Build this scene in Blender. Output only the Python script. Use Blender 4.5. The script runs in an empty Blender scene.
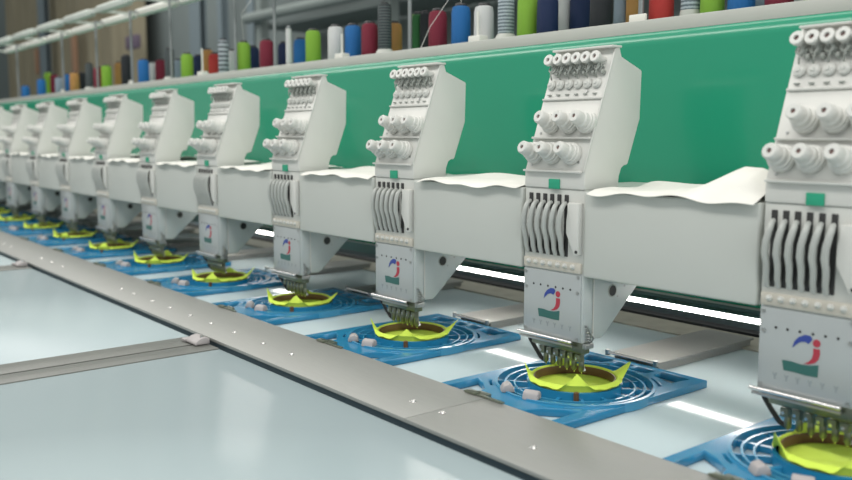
import bpy, bmesh, math, random
from mathutils import Vector, Matrix
random.seed(7)
scn = bpy.context.scene
col = scn.collection
PI = math.pi

# ------------------------------------------------------------------ materials
def mat(name, c, rough=.45, metal=0., spec=.5, coat=0., emit=None, es=0., var=0., vscale=30., bump=0., bscale=80., stretch=None, sss=0., trans=0.):
    m = bpy.data.materials.new(name); m.use_nodes = True
    nt = m.node_tree; b = nt.nodes['Principled BSDF']
    b.inputs['Base Color'].default_value = (*c, 1)
    b.inputs['Roughness'].default_value = rough
    b.inputs['Metallic'].default_value = metal
    b.inputs['Specular IOR Level'].default_value = spec
    b.inputs['Coat Weight'].default_value = coat
    b.inputs['Coat Roughness'].default_value = .08
    b.inputs['Transmission Weight'].default_value = trans
    if emit:
        b.inputs['Emission Color'].default_value = (*emit, 1); b.inputs['Emission Strength'].default_value = es
    tc = nt.nodes.new('ShaderNodeTexCoord'); mp = nt.nodes.new('ShaderNodeMapping')
    nt.links.new(tc.outputs['Object'], mp.inputs['Vector'])
    if stretch: mp.inputs['Scale'].default_value = stretch
    if var:
        n = nt.nodes.new('ShaderNodeTexNoise'); n.inputs['Scale'].default_value = vscale; n.inputs['Detail'].default_value = 5
        nt.links.new(mp.outputs[0], n.inputs['Vector'])
        mx = nt.nodes.new('ShaderNodeMix'); mx.data_type = 'RGBA'
        mx.inputs[6].default_value = (*[max(0, v*(1-var)) for v in c], 1); mx.inputs[7].default_value = (*[min(1, v*(1+var)) for v in c], 1)
        nt.links.new(n.outputs['Fac'], mx.inputs[0]); nt.links.new(mx.outputs[2], b.inputs['Base Color'])
    if bump:
        n2 = nt.nodes.new('ShaderNodeTexNoise'); n2.inputs['Scale'].default_value = bscale; n2.inputs['Detail'].default_value = 4
        nt.links.new(mp.outputs[0], n2.inputs['Vector'])
        bp = nt.nodes.new('ShaderNodeBump'); bp.inputs['Strength'].default_value = bump; bp.inputs['Distance'].default_value = .002
        nt.links.new(n2.outputs['Fac'], bp.inputs['Height']); nt.links.new(bp.outputs[0], b.inputs['Normal'])
    return m

M = {}
M['plastic'] = mat('white_plastic', (.58, .585, .55), .38, var=.04, vscale=12)
M['board'] = mat('cream_board', (.62, .62, .585), .4, var=.03, vscale=18)
M['cover'] = mat('painted_cover', (.52, .54, .505), .4, var=.04, vscale=6)
M['case'] = mat('grey_blue_paint', (.50, .54, .53), .32, var=.04, vscale=9)
M['plate'] = mat('face_plate_paint', (.43, .46, .46), .28, metal=.15, var=.05, vscale=20)
M['lever'] = mat('lever_grey', (.44, .455, .43), .4, var=.06, vscale=50)
M['guide'] = mat('tan_guides', (.55, .52, .45), .5, var=.15, vscale=90)
M['dark'] = mat('dark_recess', (.025, .025, .025), .6, var=.1)
M['hole'] = mat('tube_bore', (.16, .09, .08), .6, var=.1)
M['mesh_grey'] = mat('spring_grey', (.34, .36, .33), .4, metal=.15, var=.35, vscale=200)
M['chrome'] = mat('chrome', (.80, .78, .77), .18, metal=1., var=.03)
M['steel'] = mat('steel', (.42, .43, .42), .32, metal=.9, var=.12, vscale=60)
M['clamp'] = mat('needle_clamp_metal', (.20, .22, .17), .3, metal=.8, var=.2, vscale=90)
M['label'] = mat('green_label', (.02, .33, .19), .4, var=.06)
M['logo_blue'] = mat('logo_blue', (.03, .06, .30), .4, var=.03)
M['logo_red'] = mat('logo_red', (.42, .035, .06), .4, var=.03)
M['logo_green'] = mat('logo_green', (.03, .13, .115), .4, var=.03)
M['logo_grey'] = mat('print_grey', (.30, .33, .34), .5, var=.03)
M['green'] = mat('green_enamel', (.012, .275, .155), .24, var=.03, vscale=3, coat=.3)
M['under'] = mat('grey_green_sheet', (.13, .22, .205), .5, metal=.0, var=.08, vscale=8)
M['rail'] = mat('pale_grey_rail', (.46, .47, .43), .42, var=.05, vscale=14)
M['table'] = mat('glossy_table', (.50, .60, .62), .10, var=.03, vscale=4, spec=.5, bump=.02, bscale=6)
M['panel'] = mat('pale_blue_panel', (.41, .495, .515), .22, var=.035, vscale=3, bump=.02, bscale=5)
M['alu'] = mat('brushed_aluminium', (.34, .345, .325), .42, metal=.35, var=.09, vscale=25, stretch=(1.5, 30, 30), bump=.04, bscale=60)
M['alu_dark'] = mat('brushed_bar', (.20, .205, .19), .38, metal=.3, var=.1, vscale=30)
M['rail_side'] = mat('blue_grey_side', (.05, .08, .10), .4, var=.1)
M['hoop'] = mat('blue_plastic', (.02, .215, .40), .22, var=.08, vscale=20, coat=.3)
M['hoop_ring'] = mat('blue_ring', (.045, .27, .46), .2, var=.08, vscale=20, coat=.4)
M['brown'] = mat('brown_ring', (.13, .07, .03), .4, var=.15, vscale=60)
M['lime'] = mat('lime_felt', (.60, .78, .085), .8, var=.08, vscale=60, bump=.15, bscale=400)
M['lump'] = mat('dusty_pink_plastic', (.40, .375, .37), .6, var=.15, vscale=70)
M['cloth'] = mat('white_cloth', (.74, .73, .68), .85, var=.04, vscale=10, bump=.15, bscale=250)
M['black'] = mat('black_plastic', (.02, .02, .022), .4, var=.1)
M['tan'] = mat('worn_tan_strip', (.34, .33, .27), .55, var=.3, vscale=22)
M['led'] = mat('lamp_tube', (1, 1, 1), .4, emit=(1., .93, .88), es=11.)
M['post'] = mat('galvanised_post', (.24, .26, .26), .4, metal=.3, var=.08)
M['rack'] = mat('pale_rack', (.50, .54, .49), .4, var=.06)
M['rack_white'] = mat('white_rack_fitting', (.68, .68, .62), .4, var=.04)
M['thread'] = mat('white_thread', (.6, .6, .56), .6, var=.05)
TH = {'blue': (.012, .12, .34), 'green': (.19, .37, .035), 'red': (.17, .012, .03), 'grey': (.22, .27, .32), 'orange': (.38, .20, .06),
      'black': (.014, .017, .020), 'white': (.56, .57, .56), 'navy': (.006, .018, .065), 'scarlet': (.38, .03, .025), 'forest': (.02, .11, .03)}
def thread_mat(n, c, c2=None, scale=420.):
    m = mat('thread_'+n, c, .6, spec=.3)
    nt = m.node_tree; b = nt.nodes['Principled BSDF']; mp = [x for x in nt.nodes if x.type == 'MAPPING'][0]
    w = nt.nodes.new('ShaderNodeTexWave'); w.bands_direction = 'Z'; w.inputs['Scale'].default_value = scale; w.inputs['Distortion'].default_value = 1.5
    w.inputs['Detail Scale'].default_value = 8
    nt.links.new(mp.outputs[0], w.inputs['Vector'])
    if c2:
        mx = nt.nodes.new('ShaderNodeMix'); mx.data_type = 'RGBA'; mx.inputs[6].default_value = (*c, 1); mx.inputs[7].default_value = (*c2, 1)
        nt.links.new(w.outputs['Fac'], mx.inputs[0]); nt.links.new(mx.outputs[2], b.inputs['Base Color'])
    bp = nt.nodes.new('ShaderNodeBump'); bp.inputs['Strength'].default_value = .3; bp.inputs['Distance'].default_value = .001
    nt.links.new(w.outputs['Fac'], bp.inputs['Height']); nt.links.new(bp.outputs[0], b.inputs['Normal'])
    return m
for k, c in TH.items(): M['th_'+k] = thread_mat(k, c)
M['th_striped'] = thread_mat('striped', (.03, .04, .05), (.42, .47, .50), 22.)
M['th_coil_dark'] = thread_mat('coil_dark', (.02, .025, .03), (.10, .12, .12), 45.)
M['th_coil_grey'] = thread_mat('coil_grey', (.10, .13, .15), (.42, .48, .52), 45.)

# ------------------------------------------------------------------ mesh helpers
def xf(c, m):
    return m @ Vector(c) if m else Vector(c)
def box(bm, lo, hi, m=None):
    v = [bm.verts.new(xf((x, y, z), m)) for x in (lo[0], hi[0]) for y in (lo[1], hi[1]) for z in (lo[2], hi[2])]
    for f in ((0,1,3,2), (4,6,7,5), (0,4,5,1), (2,3,7,6), (0,2,6,4), (1,5,7,3)): bm.faces.new([v[i] for i in f])
def frame_of(d):
    d = Vector(d).normalized(); a = Vector((0, 0, 1)) if abs(d.z) < .95 else Vector((1, 0, 0))
    u = d.cross(a).normalized(); return u, d.cross(u).normalized(), d
def lathe(bm, base, axis, prof, n=16, cap=(True, True)):
    u, w, d = frame_of(axis); base = Vector(base); rings = []
    for r, h in prof:
        rings.append([bm.verts.new(base + d*h + (u*math.cos(2*PI*k/n) + w*math.sin(2*PI*k/n))*r) for k in range(n)])
    for a, b in zip(rings, rings[1:]):
        for k in range(n): bm.faces.new((a[k], a[(k+1) % n], b[(k+1) % n], b[k]))
    if cap[0]: bm.faces.new(rings[0][::-1])
    if cap[1]: bm.faces.new(rings[-1])
def tube(bm, pts, r, n=8):
    pts = [Vector(p) for p in pts]; rings = []; pu = None
    for i, p in enumerate(pts):
        t = (pts[min(i+1, len(pts)-1)] - pts[max(i-1, 0)]).normalized()
        if pu is None: u, w, _ = frame_of(t)
        else:
            u = (pu - t*pu.dot(t)).normalized(); w = t.cross(u)
        pu = u; rr = r[i] if isinstance(r, (list, tuple)) else r
        rings.append([bm.verts.new(p + (u*math.cos(2*PI*k/n) + w*math.sin(2*PI*k/n))*rr) for k in range(n)])
    for a, b in zip(rings, rings[1:]):
        for k in range(n): bm.faces.new((a[k], a[(k+1) % n], b[(k+1) % n], b[k]))
    bm.faces.new(rings[0][::-1]); bm.faces.new(rings[-1])
def prism_x(bm, poly, x0, x1):          # poly of (y,z), swept along x
    a = [bm.verts.new((x0, y, z)) for y, z in poly]; b = [bm.verts.new((x1, y, z)) for y, z in poly]
    n = len(poly); bm.faces.new(a[::-1]); bm.faces.new(b)
    for k in range(n): bm.faces.new((a[k], a[(k+1) % n], b[(k+1) % n], b[k]))
def prism_y(bm, poly, y0, y1):          # poly of (x,z)
    a = [bm.verts.new((x, y0, z)) for x, z in poly]; b = [bm.verts.new((x, y1, z)) for x, z in poly]
    n = len(poly); bm.faces.new(a[::-1]); bm.faces.new(b)
    for k in range(n): bm.faces.new((a[k], a[(k+1) % n], b[(k+1) % n], b[k]))
def prism_z(bm, poly, z0, z1):
    a = [bm.verts.new((x, y, z0)) for x, y in poly]; b = [bm.verts.new((x, y, z1)) for x, y in poly]
    n = len(poly); bm.faces.new(a[::-1]); bm.faces.new(b)
    for k in range(n): bm.faces.new((a[k], a[(k+1) % n], b[(k+1) % n], b[k]))
def annulus(bm, cx, cy, r0, r1, z0, z1, n=64, a0=0., a1=2*PI):
    full = abs(a1-a0-2*PI) < 1e-6; m = n if full else n+1; R = []
    for k in range(m):
        t = a0+(a1-a0)*k/n; c, s = math.cos(t), math.sin(t)
        R.append([bm.verts.new((cx+r*c, cy+r*s, z)) for r, z in ((r0, z0), (r1, z0), (r1, z1), (r0, z1))])
    for k in range(n):
        a, b = R[k], R[(k+1) % m]
        for q in range(4): bm.faces.new((a[q], b[q], b[(q+1) % 4], a[(q+1) % 4]))
    if not full: bm.faces.new(R[0]); bm.faces.new(R[-1][::-1])
def obj(name, bm, m, parent=None, bevel=0., smooth=True, seg=2, angle=35):
    bmesh.ops.recalc_face_normals(bm, faces=bm.faces)
    if bevel:
        es = [e for e in bm.edges if len(e.link_faces) == 2 and e.calc_face_angle(0) > math.radians(40)]
        bmesh.ops.bevel(bm, geom=es, offset=bevel, segments=seg, affect='EDGES', profile=.5, clamp_overlap=True)
    me = bpy.data.meshes.new(name); bm.to_mesh(me); bm.free()
    if smooth:
        for p in me.polygons: p.use_smooth = True
        me.set_sharp_from_angle(angle=math.radians(angle))
    me.materials.append(M[m] if isinstance(m, str) else m)
    o = bpy.data.objects.new(name, me); col.objects.link(o)
    if parent: o.parent = parent
    return o
def tag(o, label=None, cat=None, group=None, kind=None):
    if label: o['label'] = label
    if cat: o['category'] = cat
    if group: o['group'] = group
    if kind: o['kind'] = kind
    return o
def empty(name, loc, label, cat, group=None):
    o = bpy.data.objects.new(name, None); col.objects.link(o); o.location = loc; o.empty_display_size = .05
    return tag(o, label, cat, group)
def copy_tree(o, kids, parent=None):
    c = o.copy(); col.objects.link(c); c.parent = parent
    for ch in kids.get(o.name, []): copy_tree(ch, kids, c)
    return c
def kidmap():
    k = {}
    for o in bpy.data.objects:
        if o.parent: k.setdefault(o.parent.name, []).append(o)
    return k
def bm_(): return bmesh.new()
def plate_from_curve(name, outer, holes, z0, z1, m, parent, bev=.0008):
    cu = bpy.data.curves.new(name+'_outline', 'CURVE'); cu.dimensions = '2D'; cu.fill_mode = 'BOTH'
    cu.extrude = (z1-z0)/2-bev; cu.bevel_depth = bev; cu.bevel_resolution = 1; cu.offset = -bev
    for pl in [outer]+holes:
        s = cu.splines.new('POLY'); s.points.add(len(pl)-1); s.use_cyclic_u = True
        for k, (x, y) in enumerate(pl): s.points[k].co = (x, y, 0, 1)
    t = bpy.data.objects.new('outline', cu); col.objects.link(t)
    bpy.context.view_layer.update()
    me = bpy.data.meshes.new_from_object(t.evaluated_get(bpy.context.evaluated_depsgraph_get()))
    bpy.data.objects.remove(t); bpy.data.curves.remove(cu)
    me.name = name; me.transform(Matrix.Translation((0, 0, (z0+z1)/2)))
    me.materials.clear(); me.materials.append(M[m])
    o = bpy.data.objects.new(name, me); col.objects.link(o); o.parent = parent
    return o

S = .4            # spacing of the embroidery heads
NH = 13
ORD = ['rightmost', 'second', 'third', 'fourth', 'fifth', 'sixth', 'seventh', 'eighth', 'ninth', 'tenth', 'eleventh', 'twelfth', 'thirteenth', 'fourteenth', 'fifteenth']
def nth(k): return 'rightmost one' if k == 0 else ORD[k]+' from the right'

# ------------------------------------------------------------------ room
def struct(name, lo, hi, m):
    b = bm_(); box(b, lo, hi); return tag(obj(name, b, m, smooth=False), kind='structure')
M['floor'] = mat('concrete_floor', (.30, .36, .40), .5, var=.15, vscale=3)
M['wall'] = mat('hall_wall', (.20, .235, .23), .7, var=.25, vscale=1.2)
M['wall_far'] = mat('hall_wall_far', (.06, .065, .055), .8, var=.3, vscale=2)
struct('floor', (-15, -4, -.82), (5, 2.6, -.8), 'floor')
struct('wall_back', (-15, 2.5, -.8), (5, 2.6, 3.0), 'wall')
struct('wall_left', (-15.1, -4, -.8), (-15, 2.6, 3.0), 'wall_far')

# ------------------------------------------------------------------ work table
t = empty('work_table', (-2.4, .16, -.8), 'long glossy pale blue white table top running under all the sewing heads', 'table')
b = bm_(); box(b, (-5.6, -.30, -.03), (.7, .60, 0)); o = obj('table_top', b, 'table', t, bevel=.002); 
for x in (-5.4, -3.4, -1.4, .5):
    b = bm_(); box(b, (x-.04, .1, -.8), (x+.04, .4, -.03)); obj('leg', b, 'post', t)
for ch in list(col.objects):
    if ch.parent is t: ch.location = (2.4, -.16, .8)
# worn strip at the back of the table
b = bm_(); box(b, (-5.5, .445, .0), (.7, .535, .004)); tag(obj('edge_strip', b, 'tan', bevel=.001), 'worn tan metal strip lying along the rear edge of the glossy table', 'metal strip')
b = bm_(); box(b, (-5.5, .545, .0), (.7, .575, .007)); tag(obj('rear_kerb', b, 'black', bevel=.001), 'black bar along the back of the table beneath the green beam', 'bar')

# foreground panels and joint bars
def panel(x0, x1, label):
    b = bm_(); box(b, (x0, -1.9, -.022), (x1, -.303, .008))
    tag(obj('table_panel', b, 'panel', bevel=.0015), label, 'table panel', None)
seams = [-.893, -2.09, -3.3, -4.5]
panel(-.893+.052, .9, 'large pale blue white panel filling the bottom foreground, right of the nearest metal joint bars')
panel(-2.09+.05, -.893-.07, 'pale blue white panel between the two metal joints at the left edge of the photo')
panel(-3.3+.05, -2.09-.05, 'small visible corner of pale panel beyond the farther metal joint at left')
panel(-4.5+.05, -3.3-.05, 'farthest pale panel beside the long rail, past the left edge')
def joint(x, wl, wr, l1, l2):
    b = bm_(); box(b, (x-wl, -1.9, -.022), (x-.0065, -.303, .0095)); tag(obj('joint_bar', b, 'alu_dark', bevel=.001), l1, 'metal bar', 'metal joint bars between the pale panels')
    b = bm_(); box(b, (x+.0005, -1.9, -.022), (x+wr, -.303, .0095)); tag(obj('joint_bar', b, 'alu_dark', bevel=.001), l2, 'metal bar', 'metal joint bars between the pale panels')
joint(-.893, .070, .051, 'grey metal joint bar on the far side of the nearer dark slit', 'grey metal joint bar on the near side of the nearer dark slit')
joint(-2.09, .05, .05, 'grey metal joint bar on the far side of the slit near the left edge', 'grey metal joint bar on the near side of the slit near the left edge')
joint(-3.3, .05, .05, 'far side bar of the third joint, past the left edge', 'near side bar of the third joint, past the left edge')
b = bm_(); box(b, (-5.4, -1.8, -.8), (-5.3, -.35, -.03)); box(b, (.6, -1.8, -.8), (.7, -.35, -.03)); box(b, (-5.4, -1.8, -.05), (.9, -.31, -.024))
tag(obj('panel_support', b, 'post'), 'steel frame under the pale foreground panels', 'frame')

# clips where a joint meets the rail
def clip(x, lab):
    t = empty('panel_clip', (x, -.315, .0105), lab, 'clip', 'pinkish clips at the panel joints')
    b = bm_(); prism_x(b, [(-.016, 0), (.012, 0), (.012, .010), (.004, .013), (-.006, .011), (-.016, .005)], -.021, .021); obj('body', b, 'lump', t, bevel=.002)
    b = bm_(); box(b, (-.036, -.018, 0), (-.021, .0, .005)); obj('tab', b, 'lump', t, bevel=.001)
    b = bm_(); lathe(b, (.012, .001, .0115), (0, 0, 1), [(.004, 0), (.004, .003)], 10); obj('screw', b, 'chrome', t)
clip(-.90, 'small pinkish grey clip where the nearer joint meets the long rail')
clip(-2.10, 'small pinkish grey clip where the farther joint meets the long rail')

# ------------------------------------------------------------------ long rail
t = empty('pantograph_rail', (-2.3, -.225, .0), 'long flat brushed aluminium rail with screws crossing the photo diagonally', 'rail')
inv = Vector((2.3, .225, 0))
def rp(o): o.location = inv; return o
b = bm_(); box(b, (-5.5, -.296, .0125), (-.312, -.153, .018)); box(b, (-.3112, -.296, .0125), (.85, -.153, .0178)); rp(obj('rail_plate', b, 'alu', t, bevel=.0006))
b = bm_(); box(b, (-5.5, -.290, .0005), (.85, -.1590, .0125)); rp(obj('rail_core', b, 'rail_side', t))
for x in [-.297, -.13, -.36, -.691, -.79, -.90, -1.0, -1.097, -1.2, -1.296, -1.408, -1.489, -1.95, -2.05, -2.15, -2.5, -2.6, -2.9]:
    b = bm_(); lathe(b, (x, -.245, .0178), (0, 0, 1), [(.0048, 0), (.0048, .0012), (.0035, .0022), (.0015, .0012)], 12); rp(obj('screw', b, 'chrome', t))

# ------------------------------------------------------------------ green beam with top rail
t = empty('machine_beam', (-2.4, .4, 0), 'long green machine beam with a pale grey top rail behind the heads', 'machine beam')
inv = Vector((2.4, -.4, 0))
prof = [(.262, .118), (.262, .530)]
for k in range(1, 9):
    a = PI/2*k/8; prof.append((.262+.032*(1-math.cos(a)), .530+.032*math.sin(a)))
prof += [(.56, .562), (.56, .50), (.36, .46), (.36, .118)]
b = bm_(); prism_x(b, prof, -5.35, .9); o = obj('green_body', b, 'green', t); o.location = inv
b = bm_(); prism_x(b, [(.268, .091), (.263, .1175), (.36, .1175), (.36, .091)], -5.3, .9); o = obj('lower_sheet', b, 'under', t); o.location = inv
b = bm_(); box(b, (-5.3, .2585, .1155), (.9, .264, .1185)); o = obj('edge_highlight_strip', b, 'rail', t); o.location = inv  # pale strip painted in for the highlight line along the lower edge
b = bm_(); box(b, (-5.3, .2715, .5530), (.9, .287, .575)); o = obj('top_rail', b, 'rail', t, bevel=.0015); o.location = inv
b = bm_(); box(b, (-5.2, .57, .001), (-5.1, .62, .5)); box(b, (.7, .57, .001), (.8, .62, .5)); box(b, (-5.2, .36, .3), (-5.1, .62, .4)); box(b, (.7, .36, .3), (.8, .62, .4))
o = obj('rear_column', b, 'post', t); o.location = inv

# lamps under the beam
def lamp(x0, x1, label):
    t = empty('strip_lamp', ((x0+x1)/2, .2555, .1035), label, 'lamp', 'strip lamps fixed under the green beam')
    h = (x1-x0)/2
    b = bm_(); box(b, (-h, -.018, -.0045), (h, .0022, .0045)); obj('diffuser', b, 'led', t, bevel=.001)
    b = bm_(); box(b, (-h, -.0205, .0047), (h, .004, .0062)); box(b, (-h, .0024, -.006), (h, .004, .0062)); obj('shield_housing', b, 'under', t)  # opaque top added as a hood, keeps lamp glow off the sheet above
    for s in (-1, 1):
        b = bm_(); box(b, (s*h-.004, -.0195, -.006), (s*h+.004, .0024, .0046)); obj('end_cap', b, 'rail', t)
lamp(-.93, .80, 'long bright white strip lamp glowing behind the nearest three heads')
lamp(-1.98, -1.42, 'shorter bright strip lamp glimpsed between the farther heads')

# ------------------------------------------------------------------ embroidery head (prototype at x=0)
def make_head():
    H = empty('embroidery_unit', (0, 0, 0), '', 'embroidery head', 'embroidery heads along the green beam')
    # lower arm
    b = bm_(); prism_x(b, [(.027, .0815), (.046, .0805), (.053, .084), (.125, .148), (.17, .18), (.027, .18)], .028, .124); arm = obj('lower_arm', b, 'case', H, bevel=.0015)
    b = bm_(); lathe(b, (.1235, .0697, .1499), (1, 0, 0), [(.0100, 0), (.0100, .0012), (.0082, .0014), (.0080, .0007)], 20); obj('ring', b, 'mesh_grey', arm)
    b = bm_(); lathe(b, (.1238, .0697, .1499), (1, 0, 0), [(.0080, 0), (.0080, .0010)], 20); obj('hole', b, 'dark', arm)
    for y, z, r in ((.092, .1595, .0022), (.098, .1545, .0018), (.082, .140, .0015), (.108, .166, .002)):
        b = bm_(); lathe(b, (.1235, y, z), (1, 0, 0), [(r, 0), (r, .0012)], 10); obj('screw', b, 'steel', arm)
    # arm body behind case, and link to beam
    b = bm_(); box(b, (.003, .022, .178), (.1235, .262, .302)); obj('arm_body', b, 'cover', H, bevel=.002)
    # needle case lower
    b = bm_(); box(b, (.004, .004, .0775), (.1245, .026, .182)); case = obj('needle_case', b, 'case', H, bevel=.0025)
    b = bm_(); box(b, (.0055, .0015, .0785), (.1215, .0045, .1785)); pl = obj('face_plate', b, 'plate', H, bevel=.001)
    for nm, poly, mm in (('blue_mark', [(.0483,.1353),(.0503,.143),(.0554,.1492),(.0626,.1531),(.0694,.1531),(.072,.150),(.0705,.1465),(.0675,.143),(.0645,.1448),(.0611,.1446),(.0565,.143),(.0525,.1395)], 'logo_blue'),
                         ('red_mark', [(.0735,.1392),(.0815,.1392),(.0818,.133),(.0803,.127),(.0766,.1225),(.070,.1195),(.063,.1192),(.069,.1225),(.0725,.127),(.0738,.133)], 'logo_red'),
                         ('green_mark', [(.0364,.1183),(.0474,.1188),(.0583,.1175),(.069,.118),(.0808,.1205),(.0803,.1061),(.0672,.1056),(.052,.1064),(.0388,.1063)], 'logo_green')):
        b = bm_(); prism_y(b, poly, .0010, .0017); obj(nm, b, mm, pl)
    b = bm_(); lathe(b, (.0772, .0017, .1455), (0, -1, 0), [(.0046, 0), (.0046, .0007)], 18); obj('red_dot', b, 'logo_red', pl)
    for x in (.0279, .0426, .0566, .0716, .0864, .1022):       # small printed forks
        b = bm_(); prism_y(b, [(x-.003, .101), (x-.0012, .101), (x, .098), (x+.0012, .101), (x+.003, .101), (x+.0009, .0965), (x+.0009, .0935), (x-.0009, .0935), (x-.0009, .0965)], .0012, .0017); obj('printed_fork', b, 'logo_grey', pl)
    for x in (.0266, .0413, .0565, .0723, .087, .1015):
        b = bm_(); lathe(b, (x, .0017, .1556+(.0 if x < .1 else 0)), (0, -1, 0), [(.0017, 0), (.0017, .0006)], 10); obj('pin_hole', b, 'dark', pl)
    for x, z in ((.011, .150), (.1157, .1524), (.0095, .1735), (.1165, .1755), (.0095, .084), (.1165, .083)):
        b = bm_(); lathe(b, (x, .0018, z), (0, -1, 0), [(.0026, 0), (.0026, .0014), (.001, .0008)], 12); obj('screw', b, 'steel', pl)
    # tan guide strip
    b = bm_(); box(b, (.0055, .0005, .181), (.1215, .006, .196)); g = obj('guide_strip', b, 'guide', H, bevel=.001)
    for k in range(7):
        b = bm_(); lathe(b, (.017+.0149*k, .001, .190), (0, -1, .3), [(.0042, 0), (.0036, .003), (.002, .005)], 10); obj('thread_eyelet', b, 'board', g)
    # take-up lever panel
    b = bm_(); box(b, (.0035, .004, .178), (.1245, .026, .3035)); obj('lever_panel', b, 'plastic', H, bevel=.002)
    for k in range(6):
        x = .0171+.01445*k
        b = bm_(); box(b, (x-.0036, .0022, .2035), (x+.0036, .0046, .295)); obj('lever_slot', b, 'dark', H, bevel=.0006)
    for k in range(6):
        x = .0171+.01445*k
        b = bm_()
        pts = [(x-.001, .004, .2825), (x+.0015, -.004, .2815), (x+.003, -.009, .278), (x+.002, -.0115, .271), (x-.001, -.0115, .258), (x-.0025, -.0105, .245), (x-.002, -.007, .233), (x-.003, -.004, .224), (x-.0045, -.0015, .214), (x-.005, .003, .204)]
        tube(b, pts, [.0030, .0034, .0038, .0042, .0044, .0044, .0042, .004, .0038, .0036], 10); obj('take_up_lever', b, 'lever', H, angle=60)
    b = bm_(); prism_y(b, [(.0995, .285), (.1215, .285), (.1215, .2085), (.1135, .2085), (.107, .222), (.0975, .240), (.0975, .258), (.0995, .27)], -.007, .004); obj('lever_guard', b, 'board', H, bevel=.002)
    b = bm_(); lathe(b, (.1185, -.0065, .214), (0, -1, 0), [(.0024, 0), (.0024, .0012)], 10); obj('screw', b, 'dark', H)
    # slanted tension board with deep side
    side = [(.0015, .3035), (.0015, .328), (.039, .436), (.040, .437), (.0655, .510), (.072, .512), (.0775, .4965), (.1255, .4785), (.1235, .4065), (.0975, .338), (.090, .3375), (.0835, .3334), (.0785, .322), (.0765, .3035)]
    b = bm_(); prism_x(b, side, .004, .1245); tb = obj('tension_board', b, 'board', H, bevel=.0022)
    b = bm_(); prism_x(b, [(-.0015, .330), (.0015, .330), (.0655, .508), (.0625, .508)], .1215, .1252); obj('edge_rim', b, 'plastic', H, bevel=.001)
    def q(z): return .0015+(z-.328)*.344            # front surface of the board
    N = Vector((0, -1, .344)).normalized(); U = Vector((0, .344, 1)).normalized()
    def onb(x, z, off=0.): return Vector((x, q(z), z))+N*off
    b = bm_()
    for (x0, x1, z, dep) in ((.0075, .126, .5095, .010),):
        box(b, (x0, q(z)-dep, z-.001), (x1, q(z)+.012, z+.0025))
    obj('top_lip', b, 'board', H, bevel=.0012)
    for (x0, x1, z, dep) in ((.006, .120, .3285, .0065), (.0065, .1225, .3775, .0065), (.0055, .1245, .4355, .0030)):
        b = bm_(); box(b, (x0, q(z)-dep, z-.001), (x1, q(z)+.003, z+.0022)); obj('ledge', b, 'board', H, bevel=.0008)
    b = bm_(); box(b, (.0565, -.0012, .303), (.0775, .002, .3175)); obj('green_label', b, 'label', H, bevel=.0006)
    def knob(x, z, L):
        b = bm_(); base = onb(x, z)
        lathe(b, base, N, [(.0150, 0), (.0165, .002), (.0165, .008), (.0150, .0090), (.0150, .0125), (.0128, .0135), (.0124, .020), (.0106, .022), (.0102, .030), (.0098, L-.002), (.0082, L), (.0032, L), (.0028, L-.003)], 22); k = obj('tension_knob', b, 'board', H)
        b = bm_(); lathe(b, base+N*(L-.0042), N, [(.0031, 0), (.0031, .0021)], 12); obj('bore', b, 'hole', k)
    for x in (.0215, .0568, .0945): knob(x, .3535, .036)
    for x in (.0395, .0755, .1095): knob(x, .3985, .036)
    for x, z in ((.108, .412), (.108, .343), (.090, .447), (.018, .385), (.016, .337)):
        b = bm_(); lathe(b, onb(x, z), N, [(.002, 0), (.002, .001)], 8); obj('screw', b, 'steel', H)
    for k in range(6):     # guide tubes along the top
        x = .0140+.0184*k; b = bm_(); base = onb(x, .4900, -.003); L = .024
        lathe(b, base, N, [(.0066, 0), (.0066, L-.008), (.0086, L-.006), (.0088, L-.001), (.0080, L), (.0034, L), (.003, L-.004)], 16); gt = obj('thread_guide_tube', b, 'board', H)
        b = bm_(); lathe(b, base+N*(L-.0045), N, [(.0033, 0), (.0033, .0015)], 10); obj('bore', b, 'hole', gt)
    for k in range(6):     # little springs under the tubes and discs
        x = .016+.0180*k; b = bm_()
        B0 = onb(x, .480)
        tube(b, [B0+N*(.0008*q_)+Vector((.0058*math.cos(q_*.9), 0, 0))+U*(.0058*math.sin(q_*.9)) for q_ in range(15)], .0014, 5)
        tube(b, [onb(x+.006, .490), onb(x+.004, .482, .012), onb(x+.001, .470, .010), onb(x-.003, .466, .001)], .0012, 5)
        lathe(b, onb(x+.008, .473), N, [(.0036, 0), (.003, .006), (.001, .007)], 8)
        obj('check_spring', b, 'mesh_grey', H)
        b = bm_(); lathe(b, onb(x, .4575), N, [(.0070, 0), (.0078, .0015), (.0060, .003), (.0064, .004), (.0032, .005), (.0022, .007)], 14); obj('tension_disc', b, 'plastic', H)
        b = bm_(); box(b, tuple(onb(x-.003, .443)-Vector((0, .002, .001))), tuple(onb(x+.003, .443)+Vector((0, .003, .0008)))); obj('wire_hook', b, 'mesh_grey', H)
    # chrome bar and needle clamps
    b = bm_(); tube(b, [(-.001, -.003, .0775), (.111, -.003, .0775)], .0028, 12); obj('chrome_bar', b, 'chrome', H)
    b = bm_(); tube(b, [(.001, -.001, .0715), (.111, -.001, .0715)], .0022, 8); obj('lower_bar', b, 'steel', H)
    b = bm_(); box(b, (.018, .007, .060), (.1215, .025, .079)); obj('clamp_block', b, 'clamp', H, bevel=.002)
    b = bm_(); tube(b, [(.009, .010, .076), (.0105, .012, .064), (.017, .017, .050), (.027, .02, .036), (.036, .022, .032)], .0032, 8); obj('presser_bracket', b, 'dark', H)
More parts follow.
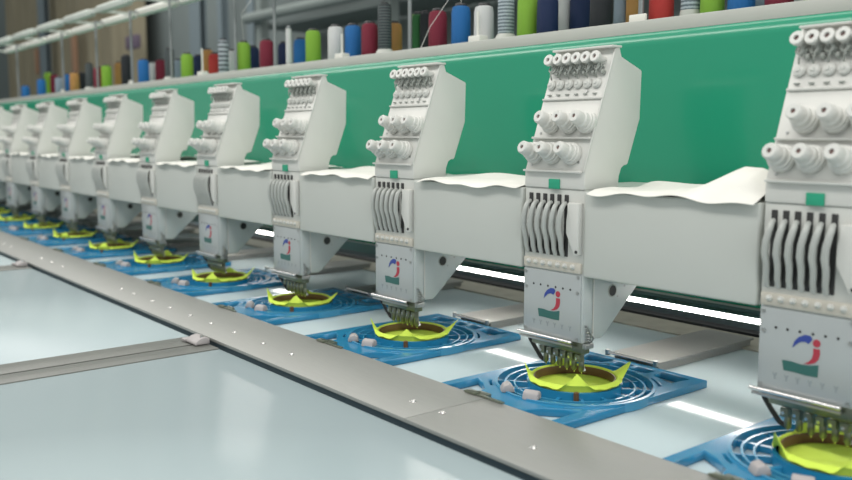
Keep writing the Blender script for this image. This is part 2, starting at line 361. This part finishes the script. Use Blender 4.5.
    for k in range(6):
        x = .0375+.0145*k; b = bm_()
        lathe(b, (x, .020, .030), (0, 0, 1), [(.0022, 0), (.0042, .003), (.0042, .014), (.0034, .016), (.0034, .033)], 10)
        box(b, (x-.0048, .010, .047), (x+.0048, .020, .058)); n = obj('needle_clamp', b, 'clamp', H)
        b = bm_(); lathe(b, (x, .0205, .0268), (0, 0, 1), [(.0004, 0), (.0009, .002), (.0009, .006)], 6); obj('needle', b, 'chrome', n)
        b = bm_(); lathe(b, (x-.0005, .0105, .052), (0, -1, 0), [(.0022, 0), (.0022, .003), (.001, .003)], 8); obj('set_screw', b, 'chrome', n)
    b = bm_(); tube(b, [(.103, .018, .06), (.108, .022, .042), (.112, .024, .031)], .003, 8); obj('presser_foot', b, 'steel', H)
    b = bm_()   # coil spring and little hooks on the side of the case
    pts = [(.1285+.0032*math.cos(a), .012+.0032*math.sin(a), .078+.0007*a) for a in [i*.5 for i in range(64)]]
    tube(b, pts, .0009, 5); obj('side_spring', b, 'steel', H)
    b = bm_(); tube(b, [(.1245, .010, .103), (.130, .008, .104), (.131, .012, .098), (.129, .017, .092), (.131, .022, .085), (.128, .019, .079)], .0018, 6); box(b, (.1245, .004, .070), (.131, .022, .078)); obj('side_hook', b, 'steel', H, bevel=.0006)
    b = bm_(); box(b, (.1242, .0255, .083), (.1255, .0275, .177)); obj('arm_edge_highlight', b, 'board', H)  # pale strip paints the bright lit edge where case meets arm
    return H

# ------------------------------------------------------------------ hoop (prototype) : local origin at head origin
HC = (.102, .014)
def circ(cx, cy, r, n=64, a0=0, a1=2*PI): return [(cx+r*math.cos(a0+(a1-a0)*k/n), cy+r*math.sin(a0+(a1-a0)*k/n)) for k in range(n)]
def make_hoop():
    H = empty('embroidery_hoop', (0, 0, 0), '', 'hoop', 'blue embroidery hoops on the glossy table')
    cx, cy = HC
    x0, x1, y0, y1 = -.026, .2186, -.1578, .182
    outer = [(x0, y0), (x1, y0), (x1, y1), (x0, y1)]
    holes = [circ(cx, cy, .1165, 72)]
    holes.append([(.150, .142), (.192, .128), (.198, .168), (.145, .170)])
    holes.append([(.047, .142), (.006, .128), (-.002, .168), (.052, .170)])
    holes.append([(.014, -.092), (-.010, -.080), (-.010, -.140), (.046, -.140), (.040, -.112)])
    holes.append([(.182, -.092), (.200, -.080), (.200, -.140), (.148, -.140), (.156, -.112)])
    def slot(a0, a1, r0=.1232, r1=.1270):
        A = [(cx+r1*math.cos(a), cy+r1*math.sin(a)) for a in [a0+(a1-a0)*k/10 for k in range(11)]]
        B = [(cx+r0*math.cos(a), cy+r0*math.sin(a)) for a in [a1-(a1-a0)*k/10 for k in range(11)]]
        return A+B
    for a0, a1 in ((.75, 1.12), (2.02, 2.4), (-.95, -.75), (-2.4, -2.15)): holes.append(slot(a0, a1))
    for a, b_ in ((.062, .094), (.102, .136)): holes.append([(a, .142), (b_, .142), (b_, .166), (a, .166)])
    plate_from_curve('frame_plate', outer, holes, .0006, .0122, 'hoop', H)
    b = bm_(); annulus(b, cx, cy, .1150, .1195, .0008, .0145, 72); obj('outer_ring', b, 'hoop_ring', H)
    b = bm_(); annulus(b, cx, cy, .1020, .1050, .0008, .0118, 72); obj('middle_ring', b, 'hoop_ring', H)
    b = bm_(); annulus(b, cx, cy, .0880, .0905, .0008, .0110, 72); obj('slim_ring', b, 'hoop_ring', H)
    b = bm_(); annulus(b, cx, cy, .0655, .0705, .0008, .0170, 72); obj('inner_ring', b, 'hoop', H)
    for k in range(14):
        a = 2*PI*k/14+.2; c, s = math.cos(a), math.sin(a); m = Matrix(((c, -s, 0, cx), (s, c, 0, cy), (0, 0, 1, 0), (0, 0, 0, 1)))
        b = bm_(); box(b, (.070, -.0022, .001), (.1155, .0022, .0090), m); obj('spoke', b, 'hoop', H)
    b = bm_(); annulus(b, cx, cy, .0590, .0608, .0102, .0232, 64); obj('clamping_ring', b, 'brown', H, bevel=.0006)
    b = bm_(); a = math.radians(-46); lathe(b, (cx+.0735*math.cos(a), cy+.0735*math.sin(a), .007), (0, 0, 1), [(.004, 0), (.004, .012), (.002, .013)], 10); obj('locking_pin', b, 'brown', H)
    for (x, y, s) in ((.069, -.094, 1.), (.119, -.094, 1.15)):
        b = bm_(); prism_x(b, [(-.010, 0), (.010, 0), (.008, .009), (.002, .013), (-.006, .010)], -.010*s, .010*s)
        bmesh.ops.rotate(b, verts=b.verts, cent=(0, 0, 0), matrix=Matrix.Rotation(.4 if s > 1 else -.6, 3, 'Z'))
        bmesh.ops.translate(b, verts=b.verts, vec=(x, y, .0125)); obj('clamp_pad', b, 'lump', H, bevel=.002)
    b = bm_(); box(b, (.045, -.158, .0185), (.125, -.1515, .0205)); box(b, (.050, -.160, .0185), (.072, -.149, .0225)); box(b, (.056, -.1515, .0125), (.08, -.135, .0185)); obj('rail_bracket', b, 'clamp', H, bevel=.001)
    return H

def make_patch(seed):
    rnd = random.Random(seed); cx, cy = HC; b = bm_(); n = 144
    dirs = [math.radians(a+rnd.uniform(-6, 6)) for a in (231, 141, 53, -42)]
    hts = [rnd.uniform(.017, .026), rnd.uniform(.008, .016), rnd.uniform(.015, .024), rnd.uniform(.011, .017)]
    wid = [.27, .34, .27, .38]
    prof0 = [(.004, .0100), (.020, .0105), (.040, .0100), (.0555, .0105), (.0575, .0088), (.0615, .0088), (.0619, .0120), (.0619, .0238), (.0635, .0256)]
    rings = []
    for (r, z) in prof0:
        ring = []
        for k in range(n):
            a = 2*PI*k/n; zz = z+(.0012*math.sin(3*a+seed)*math.sin(40*r) if .01 < r < .056 else 0)
            ring.append(b.verts.new((cx+r*math.cos(a), cy+r*math.sin(a), zz)))
        rings.append(ring)
    for step in range(1, 6):
        s = step/5; ring = []
        for k in range(n):
            a = 2*PI*k/n; f = 0; inward = 0
            for d, h, w, idx in zip(dirs, hts, wid, range(4)):
                dd = abs((a-d+PI) % (2*PI)-PI)
                if dd < w:
                    tri = 1-dd/w
                    if idx == 3: inward += tri*h
                    else: f += tri*h
            rr = .0635+.0065*s+f*s*(.25 if k > n*.4 else .8)-inward*s*1.1
            zz = .0252-.0045*s*(1-min(1, (f+inward)*60))+f*s*.95+inward*s*1.0+.0008*math.sin(a*17+seed)*s
            ring.append(b.verts.new((cx+rr*math.cos(a), cy+rr*math.sin(a), zz)))
        rings.append(ring)
    b.faces.new(rings[0])
    for A, B in zip(rings, rings[1:]):
        for k in range(n): b.faces.new((A[k], A[(k+1) % n], B[(k+1) % n], B[k]))
    bmesh.ops.recalc_face_normals(b, faces=b.faces)
    geo = bmesh.ops.solidify(b, geom=b.faces[:], thickness=-.0004)
    o = obj('felt_patch', b, 'lime', angle=50)
    return o

def make_cloth(seed, w=.268, peak=None):
    rnd = random.Random(seed*13+5); b = bm_(); nx, ny = 56, 30
    ph = [rnd.uniform(0, 6.3) for _ in range(8)]
    V = []
    for j in range(ny+1):
        row = []
        for i in range(nx+1):
            u, v = i/nx, j/ny
            x = .003+(.017 if not peak else .010)*(1-u)+u*w; y = -.008+v*.205
            fold = .55*(.0022*(math.sin(u*9+ph[0]+v*3)+1)+.0016*(math.sin(u*17-v*7+ph[1])+1)+.0012*(math.sin(v*13+u*5+ph[2])+1))
            z = .0008+fold*(.35+.65*min(1, v*4))
            if peak:
                px, py, h = peak; d = max(0, abs(u-px)-(.10 if u > px else 0))/(.34 if u < px else .25)+abs(v-py)/.60
                z += h*max(0, 1-d)**1.1*min(1, v/.14)
            z += .004*math.sin(PI*min(1, max(0, (v-.55)/.45)))*(math.sin(u*11+ph[4])+1)
            if v < .06:
                dr = (.06-v)/.06; z -= dr*(.0030+.002*math.sin(u*8+ph[3])+.002*math.sin(u*19+ph[5])); z = z if y < -.0005 else max(z, .0008)
                y -= .0025*dr*(1+.5*math.sin(u*14+ph[6]))
            if v > .96: z = max(.0008, z*.5)
            y += .004*math.sin(u*7+ph[7])*v
            row.append(b.verts.new((x, y, z)))
        V.append(row)
    for j in range(ny):
        for i in range(nx): b.faces.new((V[j][i], V[j][i+1], V[j+1][i+1], V[j+1][i]))
    bmesh.ops.recalc_face_normals(b, faces=b.faces)
    bmesh.ops.solidify(b, geom=b.faces[:], thickness=-.0007)
    return obj('cloth_sheet', b, 'cloth', angle=60)

head = make_head()
hoop = make_hoop()
# bed plate prototype
def make_bed():
    H = empty('bed_plate', (0, 0, 0), '', 'metal plate', 'grey bed plates behind the hoops')
    b = bm_(); box(b, (.022, .190, .0128), (.120, .475, .0168)); obj('plate', b, 'alu', H, bevel=.0012)
    b = bm_(); box(b, (.026, .20, .0006), (.116, .47, .0128)); obj('plate_core', b, 'alu', H)
    b = bm_(); tube(b, [(.020, .187, .0165), (.122, .187, .0165)], .0028, 10); obj('chrome_edge', b, 'chrome', H)
    for x in (.022, .120):
        b = bm_(); lathe(b, (x, .187, .0125), (0, 0, 1), [(.0045, 0), (.0045, .009), (.002, .010)], 10); obj('bolt', b, 'steel', H)
    return H
bed = make_bed()
def make_cover():
    H = empty('arm_cover', (0, 0, 0), '', 'machine cover', 'pale covers between the heads')
    b = bm_(); box(b, (.1262, .0, .1775), (.4005-.0005, .205, .3022)); o = obj('shell', b, 'cover', H, bevel=.003, seg=3)
    b = bm_(); box(b, (.140, .20, .19), (.385, .2615, .29)); obj('mounting_bracket', b, 'post', H)
    return H
cover = make_cover()

KM = kidmap()
def desc(i, what):
    return what
HEADL = ['white embroidery head cut off by the right edge of the photo, largest and blurred',
         'white embroidery head in sharp focus right of centre, with the clearest logo plate',
         'white embroidery head near the middle of the photo, next left of the sharpest one']
for i in range(NH):
    h = head if i == 0 else copy_tree(head, KM)
    h.location.x = -i*S
    h['label'] = HEADL[i] if i < 3 else 'white embroidery head with knobs and needles, '+nth(i)
    p = hoop if i == 0 else copy_tree(hoop, KM)
    p.location.x = -i*S
    p['label'] = ('blue plastic hoop cut off at the lower right corner of the photo' if i == 0 else
                  'blue plastic hoop with concentric rings under the head, '+nth(i))
    k = bed if i == 0 else copy_tree(bed, KM)
    k.location.x = -i*S
    k['label'] = 'flat grey metal plate on the table behind the hoop, '+nth(i)
    if i < NH:
        f = make_patch(i); f.location = (-i*S, 0, 0)
        tag(f, 'lime yellow felt patch with turned up corners in the blue hoop, '+nth(i), 'fabric patch', 'lime felt patches clamped in the hoops')
cov = []
for i in range(-1, NH-1):
    # cover i fills the gap to the right of head i+1
    c = cover if i == -1 else copy_tree(cover, KM)
    c.location.x = -(i+1)*S
    c['label'] = ('pale grey cover at the extreme right edge, right of the nearest head' if i == -1 else 'pale grey box cover between two heads, '+nth(i))
    pk = {0: (.80, .30, .036)}.get(i, None)
    s = make_cloth(i+3, peak=pk); s.location = (-(i+1)*S+.1265, 0, .3025)
    lab = {-1: 'white cloth on the cover at the extreme right edge of the photo', 0: 'white cloth sheet with a raised peak on the cover beside the right edge head'}.get(i, 'crumpled white cloth lying on the pale cover, '+nth(i)+' of the cloths')
    tag(s, lab, 'cloth', 'white cloths draped on the covers')

# ------------------------------------------------------------------ thread cones
CN = [(-4.474,.33,.645,'blue'),(-4.173,.33,.665,'blue'),(-4.301,.4,.709,'green'),(-4.194,.4,.693,'red'),(-3.868,.33,.659,'grey'),(-3.743,.33,.667,'blue'),(-3.639,.33,.67,'orange'),(-3.746,.4,.675,'black'),(-3.427,.33,.697,'coil_dark'),(-3.309,.33,.673,'red'),(-3.209,.33,.676,'green'),(-3.249,.4,.694,'orange'),(-2.973,.33,.701,'black'),(-2.792,.33,.673,'blue'),(-2.873,.4,.671,'white'),(-2.796,.4,.677,'red'),(-2.54,.33,.696,'coil_dark'),(-2.623,.4,.665,'grey'),(-2.387,.33,.667,'green'),(-2.447,.4,.668,'navy'),(-2.372,.4,.684,'orange'),(-2.315,.4,.666,'scarlet'),(-2.101,.33,.691,'striped'),(-2.185,.4,.667,'white'),(-1.961,.33,.673,'green'),(-2.035,.4,.668,'navy'),(-1.812,.33,.667,'red'),(-1.828,.4,.664,'navy'),(-1.733,.4,.668,'blue'),(-1.548,.33,.672,'green'),(-1.434,.33,.672,'white'),(-1.353,.33,.667,'blue'),(-1.277,.33,.665,'red'),(-1.213,.33,.704,'coil_dark'),(-1.27,.4,.67,'orange'),(-1.24,.46,.695,'green'),(-1.171,.4,.682,'forest'),(-1.139,.4,.683,'black'),(-1.008,.33,.667,'red'),(-.928,.33,.669,'blue'),(-.853,.33,.661,'white'),(-.785,.33,.684,'coil_grey'),(-.722,.33,.668,'green'),(-.667,.33,.661,'navy'),(-.691,.4,.673,'white'),(-.645,.4,.667,'navy'),(-.531,.33,.656,'black'),(-.542,.4,.657,'grey'),(-.513,.4,.66,'orange'),(-.397,.33,.645,'scarlet'),(-.337,.33,.657,'coil_grey'),(-.296,.33,.643,'green'),(-.243,.33,.644,'blue'),(-.258,.4,.654,'grey'),(-.178,.33,.65,'red'),(-.183,.4,.651,'white'),(-.115,.33,.66,'green')]
CN.sort(key=lambda c: -c[0])
ZS = .5622
cnt = {}; WORD = {'blue': 'bright blue', 'green': 'lime green', 'red': 'dark red', 'grey': 'grey blue', 'orange': 'orange', 'black': 'black', 'white': 'white', 'navy': 'navy blue', 'scarlet': 'scarlet', 'forest': 'forest green', 'striped': 'grey striped', 'coil_dark': 'dark ribbed', 'coil_grey': 'pale ribbed'}
for (x, y, zt, c) in CN:
    near = [abs(x-o[0]) for o in CN if o[1] == y and o[0] != x] or [.1]
    r = min(.0215, min(near)/2*.96)
    if c.startswith('coil') or c == 'striped': r = min(r, .017)
    k = cnt.get(c, 0); cnt[c] = k+1
    tot = sum(1 for o in CN if o[3] == c)
    lab = WORD[c]+' thread cone on the beam top, '+('only one like it' if tot == 1 else (('rightmost' if k == 0 else ORD[k]+' from right')+' of the '+WORD[c]+' ones'))
    t = empty('thread_cone', (x, y, ZS), lab, 'thread cone', 'thread cones standing on the green beam')
    h = zt-ZS
    b = bm_()
    if c.startswith('coil'):
        lathe(b, (0, 0, .012), (0, 0, 1), [(r*.92, 0), (r, .004), (r, h-.03), (r*.9, h-.018)], 24)
    else:
        lathe(b, (0, 0, .004), (0, 0, 1), [(r*.96, 0), (r, .003), (r*.97, h-.024), (r*.86, h-.013), (r*.55, h-.0105)], 26)
    obj('thread_winding', b, 'th_'+c, t)
    b = bm_(); lathe(b, (0, 0, 0), (0, 0, 1), [(r*.5, .006), (r*.5, h-.012), (r*.62, h-.005), (r*.55, h-.001), (r*.2, h-.001)], 18); obj('spool_core', b, 'black' if c != 'thin' else 'rack_white', t)
    b = bm_(); rr = min(r*1.75 if c.startswith('coil') else r*1.0, .03)
    if c.startswith('coil'): rr = min(rr, min(near)/2*.99) if min(near) > .03 else r; lathe(b, (0, 0, 0), (0, 0, 1), [(rr, 0), (rr, .008), (r*1.02, .028)], 24)
    else: lathe(b, (0, 0, 0), (0, 0, 1), [(r, 0), (r, .004)], 24)
    obj('base', b, 'rail' if c.startswith('coil') else 'black', t)

# slim rod with white thread
t = empty('thread_cone', (-1.655, .315, ZS), 'tall thin white thread reel beside a navy cone', 'thread reel')
b = bm_(); lathe(b, (0, 0, 0), (0, 0, 1), [(.014, 0), (.012, .014), (.006, .022)], 14); obj('base', b, 'rail', t)
b = bm_(); lathe(b, (0, 0, .022), (0, 0, 1), [(.0085, 0), (.008, .095)], 16); obj('thread_winding', b, 'th_white', t)
b = bm_(); lathe(b, (0, 0, .117), (0, 0, 1), [(.006, 0), (.006, .006), (.003, .008)], 12); obj('cap', b, 'post', t)

# ------------------------------------------------------------------ thread rack on posts
RZ = .852
rk = empty('thread_rack', (-2.6, .26, ZS), 'pale double railed thread rack on thin posts above the cones at upper left', 'rack')
inv = Vector((2.6, -.26, -ZS))
def rkp(o): o.location = inv; return o
for y, mm in ((.20, 'rack'), (.35, 'rack_white')):
    b = bm_(); prism_x(b, [(y-.008, RZ-.006), (y+.008, RZ-.006), (y+.008, RZ+.006), (y+.004, RZ+.010), (y-.004, RZ+.010), (y-.008, RZ+.006)], -4.94, .9); rkp(obj('long_rail', b, mm, rk))
for k in range(15):
    x = -4.9+.4*k
    b = bm_(); box(b, (x-.006, .205, RZ-.004), (x+.006, .345, RZ+.004)); rkp(obj('cross_bar', b, 'rack', rk))
    for y, L in ((.35, .15), (.20, .13)):
        b = bm_(); prism_x(b, [(y-.018, RZ-.0125), (y+.015, RZ-.0125), (y+.017, RZ+.004), (y+.012, RZ+.014), (y-.012, RZ+.014), (y-.019, RZ+.004)], x+.03, x+.03+L*2.3); rkp(obj('thread_guide_saddle', b, 'rack_white' if y > .3 else 'rack', rk, bevel=.003))
for x, y in ((-4.49, .30), (-3.70, .30), (-3.23, .30), (-2.83, .30), (-2.45, .30), (-1.954, .30), (-1.707, .30), (-1.073, .30), (-.417, .30)):
    b = bm_(); lathe(b, (x, y, ZS), (0, 0, 1), [(.0048, 0), (.0048, RZ-ZS-.0)], 12); po = rkp(obj('post', b, 'post', rk))
    b = bm_(); box(b, (x-.005, y, RZ-.004), (x+.005, .35, RZ+.002)); rkp(obj('post_bracket', b, 'post', rk))
for x in (-3.70, -2.83, -1.36, -.417, -2.2, -.84):
    t = empty('rail_fitting', (x, .3015, .5622), 'x', 'fitting', 'small white fittings on the pale top rail')
    b = bm_(); box(b, (-.018, -.012, 0), (.018, .013 if x not in (-3.70, -2.83, -.417) else -.0065, .027)); obj('block', b, 'rack_white', t, bevel=.002)
    if x in (-1.36, -.84, -2.2):
        b = bm_(); lathe(b, (.0, 0, .027), (0, 0, 1), [(.003, 0), (.003, .075 if x < -2 else .05)], 10); obj('peg', b, 'rack_white', t)
    t['label'] = {-3.70: 'small white fitting at the base of a post far left', -2.83: 'small white fitting at a post left of the blue cone', -1.36: 'small white fitting with a peg in front of the blue and red cones',
                  -.417: 'small white fitting at the post beside the scarlet cone', -2.2: 'small white peg fitting beside the striped cone', -.84: 'small white fitting with a peg before the white cone right of a blue one'}[x]
# a few visible threads
def strand(pts, lab):
    b = bm_(); tube(b, pts, .0007, 5); tag(obj('thread_strand', b, 'thread'), lab, 'thread', 'loose threads rising from the cones')
strand([(-1.96, .33, .673), (-1.93, .31, .75), (-1.88, .36, RZ-.018)], 'fine pale thread rising from a lime green cone left of the dark red one')
strand([(-.928, .33, .669), (-.925, .33, .70), (-.88, .34, RZ-.018)], 'fine pale thread rising from the bright blue cone near the centre')
strand([(-1.0, .275, .576), (-.98, .285, .62), (-.93, .31, .69), (-.88, .34, RZ-.018)], 'fine pale thread slanting across the dark red cone near the centre')

# ------------------------------------------------------------------ background
M['curtain'] = mat('beige_curtain', (.27, .24, .165), .9, var=.3, vscale=5, stretch=(4, 1, .3))
b = bm_(); pts = []
x = -12.6; n = 200
V0, V1 = [], []
for k in range(n+1):
    xx = -12.9+k*(5.0/n); yy = 2.28+.05*math.sin(k*.42)+.03*math.sin(k*.17)
    V0.append(b.verts.new((xx, yy, -.78))); V1.append(b.verts.new((xx, yy, 2.9)))
for k in range(n): b.faces.new((V0[k], V0[k+1], V1[k+1], V1[k]))
bmesh.ops.recalc_face_normals(b, faces=b.faces); bmesh.ops.solidify(b, geom=b.faces[:], thickness=.006)
tag(obj('curtain', b, 'curtain', angle=80), 'beige hanging curtain blurred behind the rack at upper left', 'curtain')
M['col'] = mat('blue_grey_steel', (.17, .215, .235), .6, var=.1)
M['shelf'] = mat('shelf_grey', (.20, .235, .225), .6, var=.1)
def bgcol(x, w, lab, y=2.1):
    t = empty('steel_column', (x, y, -.8), lab, 'column')
    b = bm_(); box(b, (-w, -.03, 0), (w, -.02, 3.6)); box(b, (-w, .02, 0), (w, .03, 3.6)); box(b, (-.01, -.02, 0), (.01, .02, 3.6)); obj('profile', b, 'col', t)
    b = bm_(); box(b, (-w-.04, -.07, 0), (w+.04, .07, .012)); obj('foot_plate', b, 'col', t)
bgcol(-10.45, .13, 'blurred blue grey steel column behind the rack at upper left')
bgcol(-6.2, .10, 'blurred grey steel column right of the beige curtain')
bgcol(-5.75, .035, 'thin grey steel column right of the curtain and nearer the middle')
bgcol(-5.25, .05, 'dark grey steel column above the dark red cone left of centre')
# storage rack far right behind
t = empty('storage_shelf', (-2.6, 2.2, -.8), 'large blurred grey storage shelf behind the cones at top centre', 'shelf')
for x in (-2.4, -.9, .6, 2.1):
    b = bm_(); box(b, (x-.04, -.2, 0), (x+.04, -.14, 3.2)); obj('upright', b, 'shelf', t)
for z in (.6, 1.55, 1.98, 2.4):
    b = bm_(); tube(b, [(-2.5, -.24, z), (4.2, -.24, z)], .035, 10); obj('pipe', b, 'shelf', t)
    b = bm_(); box(b, (-2.5, -.13, z-.06), (4.2, .25, z-.035)); obj('board', b, 'wall', t)
M['mauve'] = mat('mauve_cloth', (.13, .10, .14), .8, var=.1); M['peach'] = mat('peach_cloth', (.36, .21, .13), .8, var=.1)
def hang(x, z, w, h, m, lab):
    b = bm_(); box(b, (x-w/2, 2.12, z), (x+w/2, 2.17, z+h)); tag(obj('hanging_cloth', b, m, bevel=.02), lab, 'cloth')
hang(-7.75, 1.18, .30, .13, 'mauve', 'small blurred mauve cloth hanging before the beige curtain')
hang(-10.95, 1.12, .09, .30, 'peach', 'narrow peach strip hanging left of the blue grey column')
hang(-9.5, 1.05, .12, .45, 'peach', 'narrow orange strip hanging right of the blue grey column')

# ------------------------------------------------------------------ light
w = bpy.data.worlds.new('hall'); scn.world = w; w.use_nodes = True
w.node_tree.nodes['Background'].inputs[0].default_value = (.88, .92, .905, 1); w.node_tree.nodes['Background'].inputs[1].default_value = .53
def area(name, loc, rot, sx, sy, e, c=(1, .97, .93)):
    l = bpy.data.lights.new(name, 'AREA'); l.shape = 'RECTANGLE'; l.size = sx; l.size_y = sy; l.energy = e; l.color = c
    o = bpy.data.objects.new(name, l); col.objects.link(o); o.location = loc; o.rotation_euler = rot; return o
area('ceiling_lights_front', (-1.5, -1.6, 2.6), (math.radians(25), 0, 0), 9, .5, 100)
area('ceiling_lights_above', (-1.5, .0, 2.6), (0, 0, 0), 9, .5, 55)
area('added_back_fill', (-3.5, 1.5, 2.7), (math.radians(22), 0, 0), 9, 1.6, 70)  # unseen fill light, added to brighten the dark hall behind the beam
area('window_side', (3.2, -1.5, 1.3), (math.radians(80), 0, math.radians(65)), 2.5, 1.8, 26, (.93, .97, 1))

# ------------------------------------------------------------------ camera
cam = bpy.data.cameras.new('camera'); co = bpy.data.objects.new('camera', cam); col.objects.link(co); scn.camera = co
yaw, pit, rol = .8969, -.1198, .0007
fw = Vector((-math.sin(yaw)*math.cos(pit), math.cos(yaw)*math.cos(pit), math.sin(pit)))
r = Vector((math.cos(yaw), math.sin(yaw), 0)); u = r.cross(fw)
mw = Matrix(((r.x, u.x, -fw.x, .5665), (r.y, u.y, -fw.y, -.9618), (r.z, u.z, -fw.z, .3833), (0, 0, 0, 1)))
co.matrix_world = mw
cam.sensor_width = 36; cam.lens = 877.706/852*36; cam.clip_start = .02; cam.clip_end = 60
cam.dof.use_dof = True; cam.dof.focus_distance = 1.42; cam.dof.aperture_fstop = 3.6; cam.dof.aperture_blades = 7
v = scn.view_settings; v.view_transform = 'Standard'; v.look = 'None'; v.gamma = 1; v.exposure = 0.; v.use_curve_mapping = False
